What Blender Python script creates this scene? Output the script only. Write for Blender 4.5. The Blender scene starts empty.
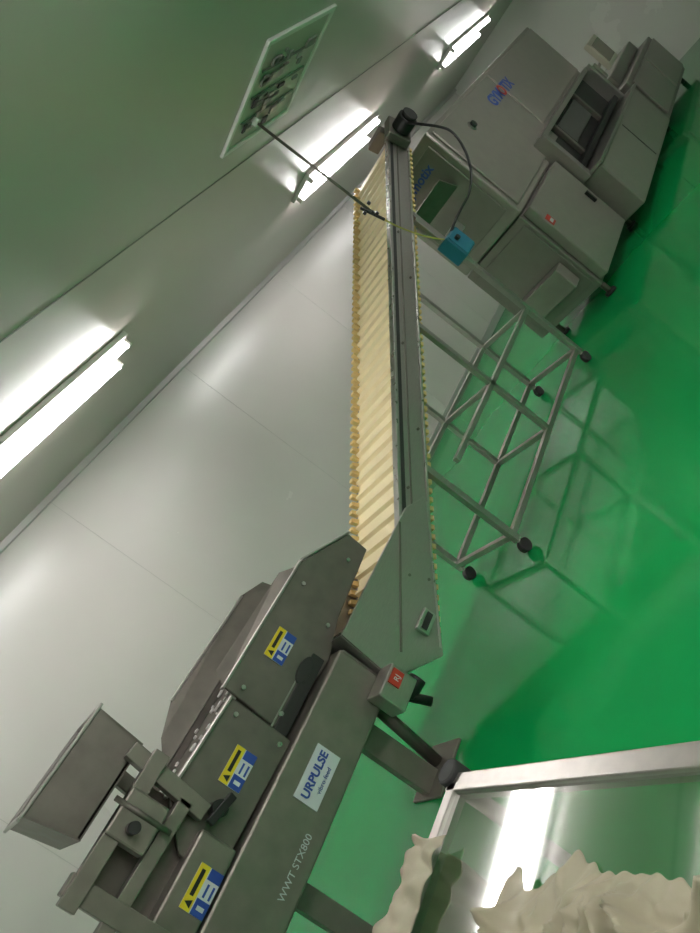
import bpy, bmesh, math, random
from mathutils import Vector, Matrix, noise
random.seed(4)
sc=bpy.context.scene
COL=bpy.context.collection
# ---------------------------------------------------------------- materials
def mat(name,col,rough=.5,metal=0.0,noise_amt=0.0,nscale=8.0,bump=0.0,spec=.5,stretch=(1,1,1),emit=0):
    m=bpy.data.materials.new(name);m.use_nodes=True;nt=m.node_tree;b=nt.nodes['Principled BSDF']
    b.inputs['Base Color'].default_value=(*col,1);b.inputs['Roughness'].default_value=rough
    b.inputs['Metallic'].default_value=metal
    b.inputs['Specular IOR Level'].default_value=spec
    if emit:
        b.inputs['Emission Color'].default_value=(*col,1);b.inputs['Emission Strength'].default_value=emit
    if noise_amt or bump:
        tc=nt.nodes.new('ShaderNodeTexCoord');mp=nt.nodes.new('ShaderNodeMapping');nz=nt.nodes.new('ShaderNodeTexNoise')
        mp.inputs['Scale'].default_value=stretch
        nz.inputs['Scale'].default_value=nscale;nz.inputs['Detail'].default_value=5
        nt.links.new(tc.outputs['Object'],mp.inputs[0]);nt.links.new(mp.outputs[0],nz.inputs['Vector'])
        if noise_amt:
            mr=nt.nodes.new('ShaderNodeMapRange');mr.inputs['To Min'].default_value=1-noise_amt;mr.inputs['To Max'].default_value=1+noise_amt
            mx=nt.nodes.new('ShaderNodeMix');mx.data_type='RGBA';mx.blend_type='MULTIPLY';mx.inputs[0].default_value=1
            mx.inputs[6].default_value=(*col,1)
            nt.links.new(nz.outputs[0],mr.inputs[0]);nt.links.new(mr.outputs[0],mx.inputs[7]);nt.links.new(mx.outputs[2],b.inputs['Base Color'])
            mr2=nt.nodes.new('ShaderNodeMapRange');mr2.inputs['To Min'].default_value=max(.02,rough*(1-noise_amt));mr2.inputs['To Max'].default_value=rough*(1+noise_amt)
            nt.links.new(nz.outputs[0],mr2.inputs[0]);nt.links.new(mr2.outputs[0],b.inputs['Roughness'])
        if bump:
            bp=nt.nodes.new('ShaderNodeBump');bp.inputs['Strength'].default_value=bump;bp.inputs['Distance'].default_value=.02
            nt.links.new(nz.outputs[0],bp.inputs['Height']);nt.links.new(bp.outputs[0],b.inputs['Normal'])
    return m
STEEL=mat('brushed_steel',(.41,.385,.36),.34,.8,.15,30,stretch=(1,1,8))
STEELD=mat('worn_steel',(.18,.162,.14),.42,.6,.28,14)
STEELM=mat('beam_steel',(.235,.215,.185),.42,.6,.22,14)
STEELB=mat('polished_steel',(.56,.54,.52),.28,.95,.1,20)
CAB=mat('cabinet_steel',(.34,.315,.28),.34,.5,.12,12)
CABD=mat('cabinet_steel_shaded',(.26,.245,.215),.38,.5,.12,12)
DARK=mat('dark_interior',(.03,.03,.028),.5,.2)
BLACK=mat('black_plastic',(.015,.015,.015),.4)
RUB=mat('rubber',(.03,.03,.03),.7)
BELT=mat('belt_cream',(.90,.78,.50),.5,0,.04,10)
BELTE=mat('belt_edge_yellow',(.76,.56,.24),.5,0,.12,20)
TEAL=mat('teal_plastic',(.02,.19,.29),.4)
WHITE=mat('white_paint',(.77,.73,.71),.4)
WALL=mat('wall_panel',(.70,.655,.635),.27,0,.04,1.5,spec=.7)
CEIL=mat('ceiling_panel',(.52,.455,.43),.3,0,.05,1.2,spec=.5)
TRIM=mat('panel_joint',(.22,.21,.20),.5)
SEAM=mat('wall_joint',(.52,.49,.475),.5)
ALU=mat('cove_aluminium',(.5,.48,.47),.35,.3)
YEL=mat('label_yellow',(.75,.60,.02),.5)
BLUE=mat('label_blue',(.02,.07,.35),.5)
BLUEL=mat('logo_blue',(.04,.09,.36),.5)
RED=mat('label_red',(.5,.04,.02),.5)
LBL=mat('label_white',(.62,.66,.68),.5)
YCAB=mat('cable_yellow',(.6,.50,.10),.5)
SCREEN=mat('screen_beige',(.55,.48,.40),.4)
TUBE=mat('tube_glow',(1.0,.98,.97),.5,emit=32)
FLOOR=mat('green_epoxy',(.004,.37,.088),.10,0,.10,.9,.015,spec=.7)
CLOTH=mat('plastic_cloth',(.47,.425,.31),.5,0,.12,6,.3)
CLOTH.node_tree.nodes['Principled BSDF'].inputs['Alpha'].default_value=.92
GL=bpy.data.materials.new('thin_glass');GL.use_nodes=True;nt=GL.node_tree;nt.nodes.clear()
o=nt.nodes.new('ShaderNodeOutputMaterial');mx=nt.nodes.new('ShaderNodeMixShader');tr=nt.nodes.new('ShaderNodeBsdfTransparent');gs=nt.nodes.new('ShaderNodeBsdfGlossy')
tr.inputs[0].default_value=(.80,.78,.75,1);gs.inputs['Roughness'].default_value=.05
lw=nt.nodes.new('ShaderNodeLayerWeight');lw.inputs[0].default_value=.35
mr=nt.nodes.new('ShaderNodeMapRange');mr.inputs['To Min'].default_value=.05;mr.inputs['To Max'].default_value=.55
nt.links.new(lw.outputs['Fresnel'],mr.inputs[0]);nt.links.new(mr.outputs[0],mx.inputs[0]);nt.links.new(tr.outputs[0],mx.inputs[1]);nt.links.new(gs.outputs[0],mx.inputs[2]);nt.links.new(mx.outputs[0],o.inputs[0])
# ---------------------------------------------------------------- helpers
def empty(n,loc=(0,0,0)):
    e=bpy.data.objects.new(n,None);e.empty_display_size=.1;COL.objects.link(e);return e
def obj(n,me,m,par=None,bev=0,smooth=False):
    ob=bpy.data.objects.new(n,me);COL.objects.link(ob)
    if m: me.materials.append(m)
    if par: ob.parent=par
    if bev:
        md=ob.modifiers.new('b','BEVEL');md.width=bev;md.segments=2;md.limit_method='ANGLE'
    if smooth:
        for p in me.polygons:p.use_smooth=True
    return ob
def meshof(n,vs,fs):
    me=bpy.data.meshes.new(n);me.from_pydata([tuple(v) for v in vs],[],fs);me.update()
    bm=bmesh.new();bm.from_mesh(me);bmesh.ops.recalc_face_normals(bm,faces=bm.faces);bm.to_mesh(me);bm.free();return me
BF=[(0,1,2,3),(4,7,6,5),(0,4,5,1),(1,5,6,2),(2,6,7,3),(3,7,4,0)]
def box(n,x0,x1,y0,y1,z0,z1,m,par=None,bev=.004):
    vs=[(x0,y0,z0),(x1,y0,z0),(x1,y1,z0),(x0,y1,z0),(x0,y0,z1),(x1,y0,z1),(x1,y1,z1),(x0,y1,z1)]
    return obj(n,meshof(n,vs,BF),m,par,bev)
def bar(n,p,q,w,m,par=None,h=None,up=(0,0,1),bev=.003):
    p=Vector(p);q=Vector(q);h=h or w;d=(q-p).normalized();up=Vector(up)
    if abs(d.dot(up))>.95: up=Vector((0,1,0))
    s=d.cross(up).normalized();t=s.cross(d).normalized()
    vs=[]
    for c in (p,q):
        for a,b in((-1,-1),(1,-1),(1,1),(-1,1)): vs.append(c+s*a*w/2+t*b*h/2)
    return obj(n,meshof(n,vs,BF),m,par,bev)
def cyl(n,p,q,r,m,par=None,seg=20,r2=None,bev=0):
    p=Vector(p);q=Vector(q);d=q-p;bm=bmesh.new()
    bmesh.ops.create_cone(bm,cap_ends=True,segments=seg,radius1=r,radius2=r if r2 is None else r2,depth=d.length)
    bm.transform(Matrix.Translation((p+q)/2)@d.to_track_quat('Z','Y').to_matrix().to_4x4())
    me=bpy.data.meshes.new(n);bm.to_mesh(me);bm.free();ob=obj(n,me,m,par,bev)
    for f in me.polygons:f.use_smooth=len(f.vertices)==4
    return ob
def prism(n,poly,y0,y1,m,par=None,bev=.002):
    k=len(poly);vs=[(x,y0,z) for x,z in poly]+[(x,y1,z) for x,z in poly]
    fs=[tuple(range(k)),tuple(range(2*k-1,k-1,-1))]+[(i,(i+1)%k,k+(i+1)%k,k+i) for i in range(k)]
    return obj(n,meshof(n,vs,fs),m,par,bev)
def sheet(n,pts,th,m,par=None):
    ob=obj(n,meshof(n,pts,[tuple(range(len(pts)))]),m,par)
    if th:
        md=ob.modifiers.new('s','SOLIDIFY');md.thickness=th;md.offset=0
    return ob
def cable(n,pts,r,m,par=None):
    cu=bpy.data.curves.new(n,'CURVE');cu.dimensions='3D';cu.bevel_depth=r;cu.bevel_resolution=3
    sp=cu.splines.new('NURBS');sp.points.add(len(pts)-1)
    for i,p in enumerate(pts): sp.points[i].co=(*p,1)
    sp.use_endpoint_u=True;sp.order_u=3;cu.materials.append(m)
    ob=bpy.data.objects.new(n,cu);COL.objects.link(ob)
    if par:ob.parent=par
    return ob
def text(n,s,loc,size,m,par,rot=(math.pi/2,0,0),bold=.0):
    cu=bpy.data.curves.new(n,'FONT');cu.body=s;cu.size=size;cu.extrude=.0006;cu.offset=bold;cu.align_x='CENTER';cu.align_y='CENTER'
    cu.materials.append(m);ob=bpy.data.objects.new(n,cu);ob.location=loc;ob.rotation_euler=rot;COL.objects.link(ob);ob.parent=par;return ob
# ---------------------------------------------------------------- room
X0,X1,Y0,Y1,HZ=-4.5,13.0,-3.5,5.3,2.6
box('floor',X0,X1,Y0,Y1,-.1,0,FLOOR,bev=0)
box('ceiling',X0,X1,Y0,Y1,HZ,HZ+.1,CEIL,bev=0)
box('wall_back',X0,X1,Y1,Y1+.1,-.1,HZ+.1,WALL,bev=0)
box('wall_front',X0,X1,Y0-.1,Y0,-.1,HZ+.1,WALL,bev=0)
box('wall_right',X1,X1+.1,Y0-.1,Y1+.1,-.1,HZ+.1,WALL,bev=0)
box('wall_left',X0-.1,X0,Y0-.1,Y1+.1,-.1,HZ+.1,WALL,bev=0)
prism('trim_1',[(X0,HZ-.05),(X1,HZ-.05),(X1,HZ),(X0,HZ)],Y1-.05,Y1,ALU,None)
k=2
for yy in (2.55,-.05):
    box('trim_%d'%k,X0,X1,yy-.005,yy+.005,HZ-.003,HZ,TRIM,bev=0);k+=1
for i in range(9):
    x=-3.2+i*1.888
    box('trim_%d'%k,x-.002,x+.002,Y1-.002,Y1,0,HZ-.05,SEAM,bev=0);k+=1
box('baseboard_back',X0,X1,Y1-.02,Y1,0,.1,ALU)
# ---------------------------------------------------------------- fluorescent fixtures
def fixture(x0,x1,y):
    e=empty('fluorescent_light')
    box('housing',x0-.03,x1+.03,y-.05,y+.27,HZ-.035,HZ-.001,WHITE,e)
    for yy in (y,y+.22):
        cyl('tube',(x0,yy,HZ-.065),(x1,yy,HZ-.065),.016,TUBE,e,12)
        for xx in (x0,x1):
            box('socket',xx-.012,xx+.012,yy-.02,yy+.02,HZ-.085,HZ-.034,WHITE,e)
fixture(1.1,2.75,3.5);fixture(5.35,6.9,3.5);fixture(9.2,10.8,3.4)
fixture(-2.9,-1.3,3.5)
fixture(-2.9,-1.3,.3);fixture(.6,2.2,.3);fixture(5.3,6.9,.3)  # unseen row near the camera, added to brighten the floor and foreground
fixture(.6,2.2,-1.9);fixture(5.3,6.9,-1.9)  # unseen row behind the camera, likewise added for extra light
# ---------------------------------------------------------------- ceiling hatch
e=empty('ceiling_air_vent')
hx0,hx1,hy0,hy1=3.2,3.95,1.66,2.33
for a in ((hx0,hx1,hy0,hy0+.03),(hx0,hx1,hy1-.03,hy1),(hx0,hx0+.03,hy0+.03,hy1-.03),(hx1-.03,hx1,hy0+.03,hy1-.03)):
    box('frame',a[0],a[1],a[2],a[3],HZ-.02,HZ-.001,WHITE,e)
box('panel',hx0+.03,hx1-.03,hy0+.03,hy1-.03,HZ-.01,HZ-.002,CEIL,e)
for i in range(3):
    y=hy0+.18+i*.15
    box('louvre',hx0+.08,hx1-.08,y,y+.010,HZ-.018,HZ-.01,TRIM,e,0)
for i in range(34):
    x=random.uniform(hx0+.1,hx1-.2);y=random.uniform(hy0+.1,hy1-.12)
    box('clip',x,x+random.uniform(.02,.10),y,y+random.uniform(.01,.05),HZ-.026,HZ-.017,random.choice([DARK,TRIM,STEEL,CABD]),e,0)
e=empty('hanging_cable')
cyl('conduit',(3.42,2.17,HZ-.02),(3.45,2.17,1.79),.008,STEELD,e)
cyl('gland',(3.42,2.17,HZ-.05),(3.42,2.17,HZ-.019),.022,WHITE,e)
for dx,dz in ((-.05,.03),(.02,-.02),(.05,.05),(0,0)):
    bar('clamp',(3.45+dx-.035,2.15,1.79+dz),(3.45+dx+.035,2.19,1.79+dz+.01),.018,BLACK,e)
bar('clamp_v',(3.41,2.17,1.86),(3.47,2.17,1.72),.014,BLACK,e)
cable('yellow_lead',[(3.45,2.17,1.79),(3.6,2.25,1.70),(3.9,2.4,1.60),(4.2,2.52,1.45),(4.48,2.6,1.33)],.005,YCAB,e)
# ---------------------------------------------------------------- inclined conveyor
AL=math.atan(.482);ca,sa=math.cos(AL),math.sin(AL)
def inc(s,y,n): return Vector((2.23+s*ca-n*sa,y,.74+s*sa+n*ca))
yn,yf=2.67,3.21
S0,S1=-.62,3.34
cv=empty('inclined_cleated_conveyor')
def incbox(n,s0,s1,y0,y1,n0,n1,m,bev=.003):
    vs=[inc(s,y,nn) for nn in (n0,n1) for s,y in ((s0,y0),(s1,y0),(s1,y1),(s0,y1))]
    return obj(n,meshof(n,vs,BF),m,cv,bev)
incbox('side_plate_near',S0,S1,yn-.012,yn+.012,-.165,-.0,STEEL)
incbox('top_flange_near',S0+.55,S1,yn-.02,yn+.03,-.0,.012,STEELB)
incbox('lower_flange_near',S0+.3,S1,yn-.025,yn+.012,-.175,-.160,STEELB)
incbox('rib_near',S0+.6,S1-.1,yn-.018,yn-.01,-.075,-.065,STEELD)
incbox('slot_near',S0+.62,S1-.12,yn-.014,yn-.011,-.035,-.012,DARK,0)
incbox('side_plate_far',S0,S1,yf-.012,yf+.012,-.165,-.045,STEEL)
incbox('belt_slab',S0+.05,S1-.02,yn+.035,yf-.015,-.06,-.045,BELT)
incbox('belt_return',S0+.15,S1-.02,yn+.035,yf-.015,-.185,-.17,BELT)
def multi(n,blocks,m):
    vs=[];fs=[]
    for b in blocks:
        k0=len(vs);vs+=b;fs+=[tuple(i+k0 for i in f) for f in BF]
    return obj(n,meshof(n,vs,fs),m,cv)
def blk(s0,s1,y0,y1,n0,n1,top=1.0):
    sm=(s0+s1)/2
    return [inc(s if nn==n0 else sm+(s-sm)*top,y,nn) for nn in (n0,n1) for s,y in ((s0,y0),(s1,y0),(s1,y1),(s0,y1))]
bl=[];te=[];tr_=[]
s=S0+.1
while s<S1-.08:
    bl.append(blk(s,s+.035,yn+.05,yf-.03,-.046,-.022,.35))
    s+=.10
s=S0+.08
while s<S1-.04:
    te.append(blk(s,s+.03,yf-.028,yf+.008,-.05,.002,.7))
    te.append(blk(s,s+.03,yn+.032,yn+.05,-.05,-.004,.7))
    tr_.append(blk(s,s+.026,yn+.01,yn+.05,-.22,-.172))
    tr_.append(blk(s,s+.026,yf-.04,yf,-.22,-.172))
    s+=.055
multi('cleats',bl,BELT);multi('edge_teeth',te,BELTE);multi('return_teeth',tr_,BELTE)
cyl('head_roller',inc(S1-.03,yn+.02,-.11),inc(S1-.03,yf-.02,-.11),.06,STEELD,cv)
cyl('tail_roller',inc(S0+.1,yn+.02,-.11),inc(S0+.1,yf-.02,-.11),.055,STEELD,cv)
cyl('drive_motor',inc(S1-.06,yn-.06,-.06),inc(S1-.06,yn-.20,-.06),.075,BLACK,cv,24,bev=.008)
cyl('motor_fan',inc(S1-.06,yn-.20,-.06),inc(S1-.06,yn-.23,-.06),.06,DARK,cv,24)
incbox('gearbox',S1-.16,S1+.05,yn-.09,yn-.013,-.15,.04,STEELD,.01)
incbox('junction_box',S1-.02,S1+.06,yn+.02,yn+.20,-.03,.06,STEELD,.008)
prism('infeed_side_near',[(1.50,.75),(2.30,.75),(2.45,.68),(1.72,.275),(1.47,.46)],yn-.03,yn-.013,STEEL,cv)
prism('infeed_side_far',[(1.50,.75),(2.30,.75),(2.45,.68),(1.72,.275),(1.47,.46)],yf+.013,yf+.03,STEEL,cv)
sheet('infeed_back',[(1.50,yn-.02,.75),(1.50,yf+.02,.75),(1.47,yf+.02,.46),(1.47,yn-.02,.46)],.006,STEEL,cv)
sheet('infeed_bottom',[(1.47,yn-.02,.46),(1.47,yf+.02,.46),(1.72,yf+.02,.275),(1.72,yn-.02,.275)],.006,STEEL,cv)
sheet('infeed_slope',[(1.52,yn,.75),(1.52,yf,.75),(1.80,yf,.53),(1.80,yn,.53)],.005,STEELD,cv)
bar('infeed_fold',(1.74,yn-.034,.30),(2.42,yn-.034,.665),.006,STEELB,cv,h=.012)
bar('infeed_edge',(1.60,yn-.034,.47),(2.20,yn-.034,.745),.005,STEELD,cv,h=.012)
box('takeup_bracket',1.745,1.865,yn-.05,yn-.03,.385,.455,STEELB,cv)
box('takeup_slot',1.76,1.85,yn-.056,yn-.05,.405,.435,DARK,cv,0)
for sx,sn in ((-.3,-.03),(-.3,-.14),(.2,-.05),(1.2,-.05),(2.2,-.05),(3.2,-.05),(.6,-.13),(1.8,-.13)):
    cyl('bolt',inc(sx,yn-.034 if sx<0 else yn-.022,sn),inc(sx,yn-.012,sn),.008,STEELD,cv,8)
xa,xb=2.63,4.53
def ztop(x): return .74+.482*(x-2.23)-.19
for nm,x,y in (('post_a',xa,yn),('post_b',xb,yn),('post_c',xa+.05,yf),('post_d',xb+.08,yf)):
    bar(nm,(x,y,.09),(x,y,ztop(x)),.04,STEEL,cv)
    cyl('caster_stem',(x,y,.05),(x,y,.1),.012,STEELB,cv,10)
    cyl('caster_wheel',(x-.0,y-.018,.04),(x,y+.018,.04),.04,RUB,cv,20)
for y,dx in ((yn,0),(yf,.06)):
    bar('rail_bottom',(xa+dx,y,.13),(xb+dx,y,.13),.035,STEEL,cv)
    bar('rail_mid',(xa+dx+.2,y,.60),(xb+dx,y,.60),.035,STEEL,cv)
    bar('post_mid',(3.58+dx,y,.13),(3.58+dx,y,ztop(3.58)),.035,STEEL,cv)
for x,dx in ((xa,.05),(xb,.08),(3.58,.06)):
    bar('cross_bottom',(x,yn,.13),(x+dx,yf,.13),.035,STEEL,cv)
for x,dx in ((xb,.08),(3.58,.06)):
    bar('cross_mid',(x,yn,.60),(x+dx,yf,.60),.035,STEEL,cv)
box('switch_box',4.36,4.55,yn-.13,yn-.015,1.18,1.37,TEAL,cv,.008)
box('switch_box_lid',4.37,4.54,yn-.14,yn-.13,1.19,1.36,TEAL,cv,.006)
cyl('switch_knob',(4.42,yn-.165,1.31),(4.42,yn-.139,1.31),.018,BLACK,cv)
box('switch_plate',4.55,4.69,yn-.10,yn-.02,1.30,1.38,STEELB,cv)
bar('switch_bracket',(4.45,yn-.03,1.37),(4.45,yn-.03,1.61),.04,STEEL,cv)
cable('motor_cable',[tuple(inc(S1-.12,yn-.18,-.05)),(5.12,2.33,1.88),(5.12,2.3,1.75),(5.0,2.33,1.55),(4.78,2.38,1.42),(4.60,2.5,1.40),(4.46,2.56,1.36)],.010,BLACK,cv)
# ---------------------------------------------------------------- inspection machine
mc=empty('inspection_sorting_machine')
mx0,mx1,my0,my1=5.38,8.75,2.56,3.30
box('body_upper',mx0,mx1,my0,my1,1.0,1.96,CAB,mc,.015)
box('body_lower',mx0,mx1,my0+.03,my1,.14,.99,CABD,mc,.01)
box('door_upper',mx0+.05,6.95,my0-.018,my0,1.06,1.92,CAB,mc,.008)
box('door_upper',6.98,mx1-.04,my0-.018,my0,1.24,1.92,CAB,mc,.008)
box('door_lower',mx0+.04,6.40,my0-.06,my0+.03,.17,.98,CAB,mc,.012)
box('tunnel_opening',6.5,8.6,my0-.006,my0+.031,.72,1.16,DARK,mc,0)
box('tunnel_hood',6.44,8.66,my0-.10,my0,1.16,1.21,STEEL,mc)
box('tunnel_side',6.43,6.50,my0-.14,my0+.03,.66,1.2,STEEL,mc)
box('tunnel_side',8.60,8.67,my0-.14,my0+.03,.66,1.2,STEEL,mc)
box('tunnel_belt',6.5,8.6,my0-.10,my0-.007,.72,.78,BLACK,mc)
box('tunnel_guard',7.1,7.9,my0-.035,my0-.010,.88,1.12,mat('tinted_window',(.07,.07,.065),.35),mc,.004)
box('tunnel_divider',7.0,7.05,my0-.05,my0-.007,.78,1.16,STEELD,mc)
box('tunnel_divider',7.95,8.0,my0-.05,my0-.007,.78,1.16,STEELD,mc)
box('cabinet_lower',6.50,8.7,my0-.24,my0+.03,.14,.66,CAB,mc,.015)
box('cabinet_top_ledge',6.48,8.72,my0-.27,my0+.03,.66,.69,STEEL,mc,.005)
box('cabinet_door_gap',7.58,7.60,my0-.242,my0-.23,.18,.62,DARK,mc,0)
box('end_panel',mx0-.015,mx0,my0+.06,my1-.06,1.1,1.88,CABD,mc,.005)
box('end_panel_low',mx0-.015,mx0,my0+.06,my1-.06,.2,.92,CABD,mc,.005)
box('infeed_box',mx0-.16,mx0-.016,my0+.10,my1-.2,.30,.52,CAB,mc,.01)
sheet('infeed_chute',[(mx0-.12,2.72,1.66),(mx0-.12,3.2,1.66),(mx0,3.2,1.5),(mx0,2.72,1.5)],.006,STEELD,mc)
for x in (mx0+.15,6.8,8.5):
    for y in (my0+.1,my1-.1):
        cyl('leg',(x,y,.02),(x,y,.15),.025,STEELD,mc,12);cyl('foot_pad',(x,y,0),(x,y,.025),.05,BLACK,mc,16)
cyl('door_knob',(5.95,my0-.05,1.72),(5.95,my0-.018,1.72),.03,BLACK,mc)
cyl('door_knob_rim',(5.95,my0-.03,1.72),(5.95,my0-.017,1.72),.045,STEELB,mc)
box('handle',6.25,6.28,my0-.09,my0-.06,.5,.62,BLACK,mc)
box('red_sticker',5.43,5.51,my0-.064,my0-.06,.74,.83,RED,mc,0)
box('white_sticker',5.445,5.495,my0-.067,my0-.064,.76,.79,LBL,mc,0)
text('logo_left','GYM',(6.71,my0-.02,1.72),.155,BLUEL,mc,bold=.005)
text('logo_mid','O',(6.91,my0-.02,1.72),.155,RED,mc,bold=.005)
text('logo_right','TIX',(7.09,my0-.02,1.72),.155,BLUEL,mc,bold=.005)
text('end_logo','Gymotix',(mx0-.017,2.93,1.78),.11,BLUEL,mc,rot=(math.pi/2,0,-math.pi/2),bold=.003)
cyl('monitor_arm',(8.74,2.5,1.05),(9.0,2.42,1.10),.02,STEEL,mc,12)
box('arm_base',8.72,8.82,2.42,2.62,.95,1.15,STEEL,mc)
box('monitor',8.84,9.28,2.34,2.40,.98,1.34,SCREEN,mc,.01)
box('monitor_face',8.88,9.24,2.332,2.34,1.03,1.29,mat('monitor_glass',(.30,.26,.21),.25),mc,.002)
box('top_beacon_base',7.9,8.3,2.8,3.1,1.955,2.0,STEEL,mc)
of=empty('outfeed_cabinet')
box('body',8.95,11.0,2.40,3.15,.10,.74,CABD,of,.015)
box('door',9.05,10.0,2.37,2.40,.16,.68,CAB,of,.008)
box('door',10.05,10.95,2.37,2.40,.16,.68,CAB,of,.008)
box('top_cover',9.3,10.9,2.55,3.05,.735,.90,CABD,of,.02)
for x in (9.05,10.9):
    for y in (2.5,3.05): cyl('leg',(x,y,0),(x,y,.12),.03,BLACK,of,12)
# ---------------------------------------------------------------- vibratory feeder
fd=empty('vibratory_feeder_machine')
box('main_beam',-.35,1.46,2.67,2.93,.44,.72,STEELM,fd,.012)
box('beam_end_cap',1.46,1.475,2.69,2.91,.46,.70,STEEL,fd,.004)
box('brand_label',.84,1.06,2.664,2.67,.52,.63,LBL,fd,0)
text('brand_text','URPULSE',(.95,2.662,.588),.048,BLUEL,fd,bold=.0015)
text('brand_sub','vibro feed',(.95,2.662,.545),.026,BLUEL,fd)
text('serial_text','WWT STX800',(.64,2.662,.51),.038,LBL,fd)
box('corner_bracket',1.33,1.49,2.56,2.668,.38,.52,STEEL,fd,.008)
box('red_tag',1.40,1.47,2.552,2.56,.45,.505,RED,fd,0)
text('tag_text','RJ',(1.435,2.551,.475),.035,LBL,fd)
cyl('adjust_shaft',(1.44,2.72,.44),(1.50,2.66,.24),.022,BLACK,fd)
cyl('adjust_knob',(1.47,2.70,.34),(1.56,2.66,.34),.04,BLACK,fd,20,bev=.006)
cyl('leg_round',(1.40,2.80,.44),(1.38,2.86,.02),.03,STEELD,fd)
bar('leg_plate',(1.28,2.86,.44),(1.28,2.86,.01),.12,STEELM,fd,h=.05)
box('foot_plate',1.20,1.48,2.74,2.96,0,.015,STEELM,fd)
for a in ((.60,2.80),(-.25,2.86)):
    bar('leg_left',(a[0],a[1],.44),(a[0],a[1],.01),.09,STEELD,fd,h=.06)
    box('foot_plate_left',a[0]-.1,a[0]+.1,a[1]-.10,a[1]+.10,0,.015,STEELD,fd)
def unit(n,poly,y0,y1,m=STEELD): return prism(n,poly,y0,y1,m,fd,.006)
unit('trough_near',[(1.04,.76),(1.42,.72),(1.62,.77),(2.02,.80),(2.03,.92),(1.74,1.05),(1.06,1.06)],2.74,2.76)
unit('trough_near_low',[(.46,.74),(1.02,.72),(1.03,1.02),(.62,1.04),(.48,.90)],2.70,2.72)
unit('trough_far',[(.5,.74),(1.42,.74),(2.02,.80),(2.03,.92),(1.74,1.05),(.5,1.06)],3.18,3.20)
sheet('trough_floor',[(.5,2.72,.82),(2.03,2.76,.80),(2.03,3.18,.80),(.5,3.18,.82)],.006,STEEL,fd)
sheet('trough_floor_low',[(.48,2.71,.76),(1.40,2.75,.745),(1.40,3.18,.745),(.48,3.18,.76)],.006,STEELD,fd)
box('drive_housing',.50,1.40,2.73,3.16,.74,.80,DARK,fd)
bar('rim_near',(1.05,2.745,1.06),(1.75,2.745,1.055),.03,STEEL,fd,h=.012)
bar('rim_near2',(1.75,2.745,1.055),(2.04,2.745,.92),.03,STEEL,fd,h=.012)
bar('rim_low',(.60,2.70,1.04),(1.03,2.70,1.02),.035,STEEL,fd,h=.012)
sheet('guard_far',[(.78,3.17,1.02),(1.80,3.17,1.02),(1.80,3.21,1.09),(1.68,3.23,1.14),(1.06,3.23,1.15),(.90,3.21,1.10)],.012,STEELD,fd)
bar('guard_rim',(1.06,3.23,1.15),(1.68,3.23,1.14),.025,STEEL,fd,h=.012)
sheet('guard_near',[(1.06,2.745,1.06),(1.70,2.745,1.06),(1.66,2.80,1.10),(1.12,2.80,1.11)],.006,STEELD,fd)
for i in range(70):
    x=random.uniform(.62,1.6);y=random.uniform(2.78,3.14);z=.99
    a=random.uniform(.01,.035)
    box('residue',x,x+a,y,y+a*.8,z,z+.01,WHITE,fd,.003)
sheet('residue_bed',[(.6,2.76,.985),(1.6,2.78,.985),(1.6,3.17,.985),(.6,3.17,.985)],.004,STEELD,fd)
def wlabel(x,z,y,ang):
    c,s=math.cos(ang),math.sin(ang)
    def r(a,b): return (x+a*c-b*s,z+a*s+b*c)
    W,Hh=.072,.046
    prism('warning_label',[r(-W,-Hh),r(W,-Hh),r(W,Hh),r(-W,Hh)],y-.004,y,LBL,fd,0)
    prism('warning_yellow',[r(-W,.008),r(W,.008),r(W,Hh),r(-W,Hh)],y-.005,y-.004,YEL,fd,0)
    prism('warning_blue',[r(-W,-Hh),r(-W+.05,-Hh),r(-W+.05,.004),r(-W,.004)],y-.005,y-.004,BLUE,fd,0)
    prism('warning_blue',[r(W-.035,-Hh),r(W,-Hh),r(W,.004),r(W-.035,.004)],y-.005,y-.004,BLUE,fd,0)
    prism('warning_bar',[r(-W+.045,.020),r(W-.015,.020),r(W-.015,.034),r(-W+.045,.034)],y-.006,y-.005,BLACK,fd,0)
    prism('warning_triangle',[r(-W+.010,.014),r(-W+.036,.014),r(-W+.023,.039)],y-.006,y-.005,BLACK,fd,0)
    prism('warning_drop',[r(-W+.018,-.035),r(-W+.032,-.035),r(-W+.032,-.008),r(-W+.018,-.008)],y-.006,y-.005,LBL,fd,0)
    for k in range(2): prism('warning_mark',[r(-.015,-.038+k*.022),r(W-.045,-.038+k*.022),r(W-.045,-.030+k*.022),r(-.015,-.030+k*.022)],y-.005,y-.004,BLUE,fd,0)
wlabel(1.34,.94,2.74,0);wlabel(.82,.86,2.70,0);wlabel(.42,.78,2.66,0)
prism('oval_port',[(1.31+.065*math.cos(t*math.pi/10),.80+.03*math.sin(t*math.pi/10)) for t in range(20)],2.725,2.74,DARK,fd)
cyl('knob_handle',(.66,2.64,.86),(.66,2.70,.86),.03,BLACK,fd)
bar('lever',(.60,2.65,.87),(.72,2.65,.84),.03,BLACK,fd)
for x,z in ((1.1,.99),(1.1,.80),(1.65,.99),(1.9,.86),(1.55,.80),(.55,.78),(.98,.97),(.98,.76),(.66,1.0)):
    cyl('bolt',(x,2.73 if x>1.04 else 2.69,z),(x,2.74 if x>1.04 else 2.70,z),.01,STEELB,fd,8)
box('control_box',.18,.58,2.66,2.95,.73,.88,STEELM,fd,.01)
hx=[(.33,1.41),(.72,1.41),(.70,1.21),(.36,1.21)]
prism('hopper_near',hx,2.68,2.69,STEELD,fd,.002);prism('hopper_far',hx,3.10,3.11,STEELD,fd,.002)
sheet('hopper_r',[(.72,2.68,1.41),(.72,3.11,1.41),(.70,3.11,1.21),(.70,2.68,1.21)],.008,STEELD,fd)
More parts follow.
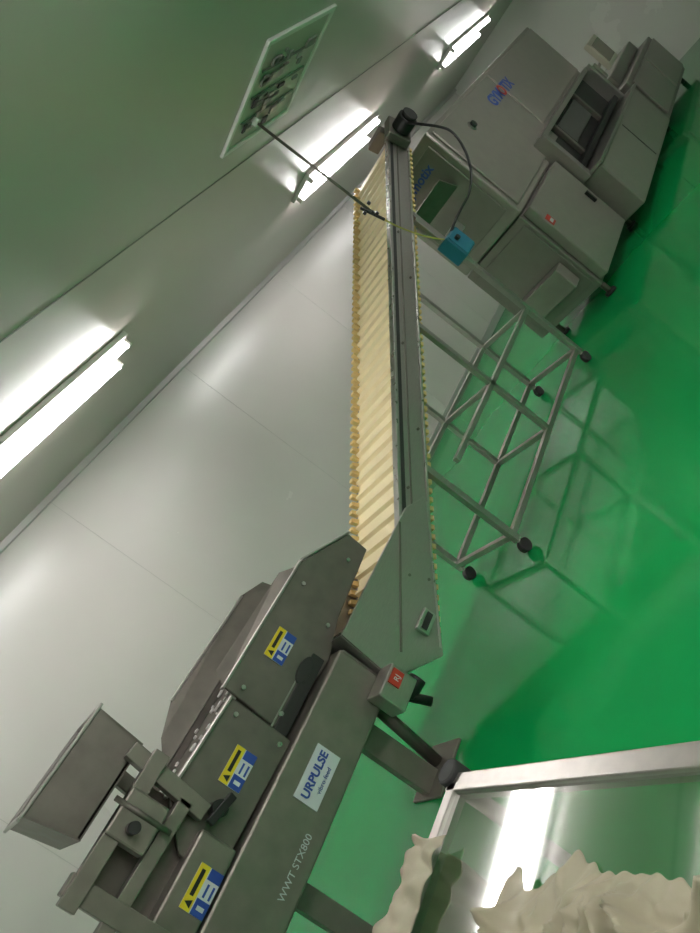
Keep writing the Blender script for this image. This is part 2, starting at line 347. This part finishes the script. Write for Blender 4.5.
sheet('hopper_l',[(.33,2.68,1.41),(.33,3.11,1.41),(.36,3.11,1.21),(.36,2.68,1.21)],.008,STEELD,fd)
sheet('hopper_b',[(.36,2.68,1.22),(.70,2.68,1.22),(.70,3.11,1.22),(.36,3.11,1.22)],.008,DARK,fd)
for a,b in (((.32,2.68),(.73,2.68)),((.32,3.11),(.73,3.11)),((.32,2.68),(.32,3.11)),((.73,2.68),(.73,3.11))):
    bar('hopper_rim',(*a,1.412),(*b,1.412),.022,STEEL,fd,h=.012)
bar('post_hopper',(.66,2.66,1.24),(.62,2.66,.90),.06,STEELM,fd,h=.05)
bar('post_hopper_far',(.66,3.08,1.22),(.62,3.08,.80),.06,STEELD,fd,h=.05)
bar('brace_h',(.18,2.64,1.14),(.70,2.64,1.14),.05,STEELM,fd,h=.06)
bar('brace_low',(.10,2.66,1.0),(.62,2.66,.98),.05,STEELM,fd,h=.05)
bar('post_left',(.24,2.66,1.18),(.24,2.66,.72),.07,STEELM,fd,h=.06)
box('back_plate',.22,.62,2.74,2.76,.86,1.12,STEELD,fd,.004)
box('bracket_box',.40,.56,2.60,2.67,1.02,1.17,STEELM,fd,.008)
cyl('clamp_bolt',(.45,2.55,1.10),(.45,2.60,1.10),.02,BLACK,fd)
cyl('clamp_rod',(.50,2.60,1.20),(.50,2.60,.98),.010,STEELD,fd)
# ---------------------------------------------------------------- glass-top work table
tb=empty('glass_top_table')
tz=.75;tx0,tx1,ty0,ty1=-.55,.62,.45,1.32
bar('rail_right',(tx1,ty0,tz),(tx1,ty1+.02,tz),.042,STEEL,tb,h=.035)
bar('rail_far',(tx0,ty1,tz),(tx1,ty1,tz),.032,STEEL,tb,h=.035)
bar('rail_left',(tx0,ty0,tz),(tx0,ty1,tz),.035,STEEL,tb,h=.035)
bar('rail_near',(tx0,ty0,tz),(tx1,ty0,tz),.035,STEEL,tb,h=.035)
for x in (tx0,tx1):
    for y in (ty0,ty1):
        cyl('leg',(x,y,.04),(x,y,tz-.015),.018,STEEL,tb);cyl('leg_foot',(x,y,0),(x,y,.05),.028,BLACK,tb)
    bar('stretcher_side',(x,ty0,.25),(x,ty1,.25),.025,STEEL,tb)
bar('stretcher_far',(tx0,ty1,.25),(tx1,ty1,.25),.025,STEEL,tb)
cyl('corner_cap',(tx1+.02,ty1+.02,tz-.04),(tx1+.02,ty1+.02,tz+.03),.030,RUB,tb,20,bev=.006)
sheet('glass_top',[(tx0+.01,ty0+.01,tz+.008),(tx1-.015,ty0+.01,tz+.008),(tx1-.015,ty1-.01,tz+.008),(tx0+.01,ty1-.01,tz+.008)],0,GL,tb)
def cloth(n,fn,nu,nv,par=None):
    vs=[fn(i/(nu-1),j/(nv-1)) for j in range(nv) for i in range(nu)]
    fs=[(j*nu+i,j*nu+i+1,(j+1)*nu+i+1,(j+1)*nu+i) for j in range(nv-1) for i in range(nu-1)]
    ob=obj(n,meshof(n,vs,fs),CLOTH,par,smooth=True)
    md=ob.modifiers.new('s','SOLIDIFY');md.thickness=.0015;md.offset=1
    return ob
cl=empty('crumpled_plastic_sheet')
def rid(v): return 1-abs(noise.noise(v))*2
def f1(u,v):
    x=-.30+u*.75+.07*noise.noise(Vector((v*5,0,3)))+.02*noise.noise(Vector((v*17,0,3)));y=.53+v*.48+.05*noise.noise(Vector((u*5,2,0)))+.02*noise.noise(Vector((u*16,2,0)))
    wx=x+.09*noise.noise(Vector((x*5,y*5,9)));wy=y+.09*noise.noise(Vector((x*5,y*5,4)))
    a=wx*.8+wy*.6;b=-wx*.6+wy*.8
    h=max(0,rid(Vector((a*4,b*9,1))))**3*.05+max(0,rid(Vector((b*6,a*15,5))))**3*.028+max(0,rid(Vector((wx*24,wy*24,2))))**3*.010+.015*(1+noise.noise(Vector((x*3,y*3,8))))
    ed=min(u,1-u,v,1-v)*9
    return (x,y,tz+.022+h*min(1,ed+.1))
cloth('pile',f1,230,190,cl)
def f2(u,v):
    x=.02+u*.48+.02*noise.noise(Vector((v*3,1,7)))
    if v<.3:y=ty1-.07+v/.3*.10;z=tz+.030
    else:
        t=(v-.3)/.7;y=ty1+.030+.02*t;z=tz+.030-t*.42
    w=noise.noise(Vector((x*14,v*2,2)))*.035+noise.noise(Vector((x*30,v*6,4)))*.016
    return (x,y+(abs(w) if v>.3 else 0), z+(abs(w)*.7 if v<=.35 else 0))
cloth('drape',f2,120,60,cl)
pv=Vector((tx1,ty1,0));TR=Matrix.Translation(pv)@Matrix.Rotation(math.radians(-4.5),4,'Z')@Matrix.Translation(-pv)
tb.matrix_world=TR;cl.matrix_world=TR
# ---------------------------------------------------------------- world + camera
w=bpy.data.worlds.new('World');sc.world=w;w.use_nodes=True
w.node_tree.nodes['Background'].inputs[0].default_value=(.5,.55,.5,1);w.node_tree.nodes['Background'].inputs[1].default_value=.1
cd=bpy.data.cameras.new('Camera');cam=bpy.data.objects.new('Camera',cd);COL.objects.link(cam);sc.camera=cam
cd.sensor_fit='VERTICAL';cd.sensor_height=36;cd.lens=705*36/933;cd.clip_start=.02
th=math.radians(37);p=math.radians(6.5)
R=Vector((.7547,-.6561,0));F=Vector((.6561,.7547,0));U=Vector((0,0,1))
D=-U*math.cos(p)-F*math.sin(p);fw=F*math.cos(p)-U*math.sin(p)
rt=R*math.sin(th)+D*math.cos(th);dn=-R*math.cos(th)+D*math.sin(th)
M=Matrix((rt,-dn,-fw)).transposed().to_4x4();M.translation=(0,0,1.5);cam.matrix_world=M
sc.view_settings.view_transform='Standard'
sc.view_settings.exposure=.38
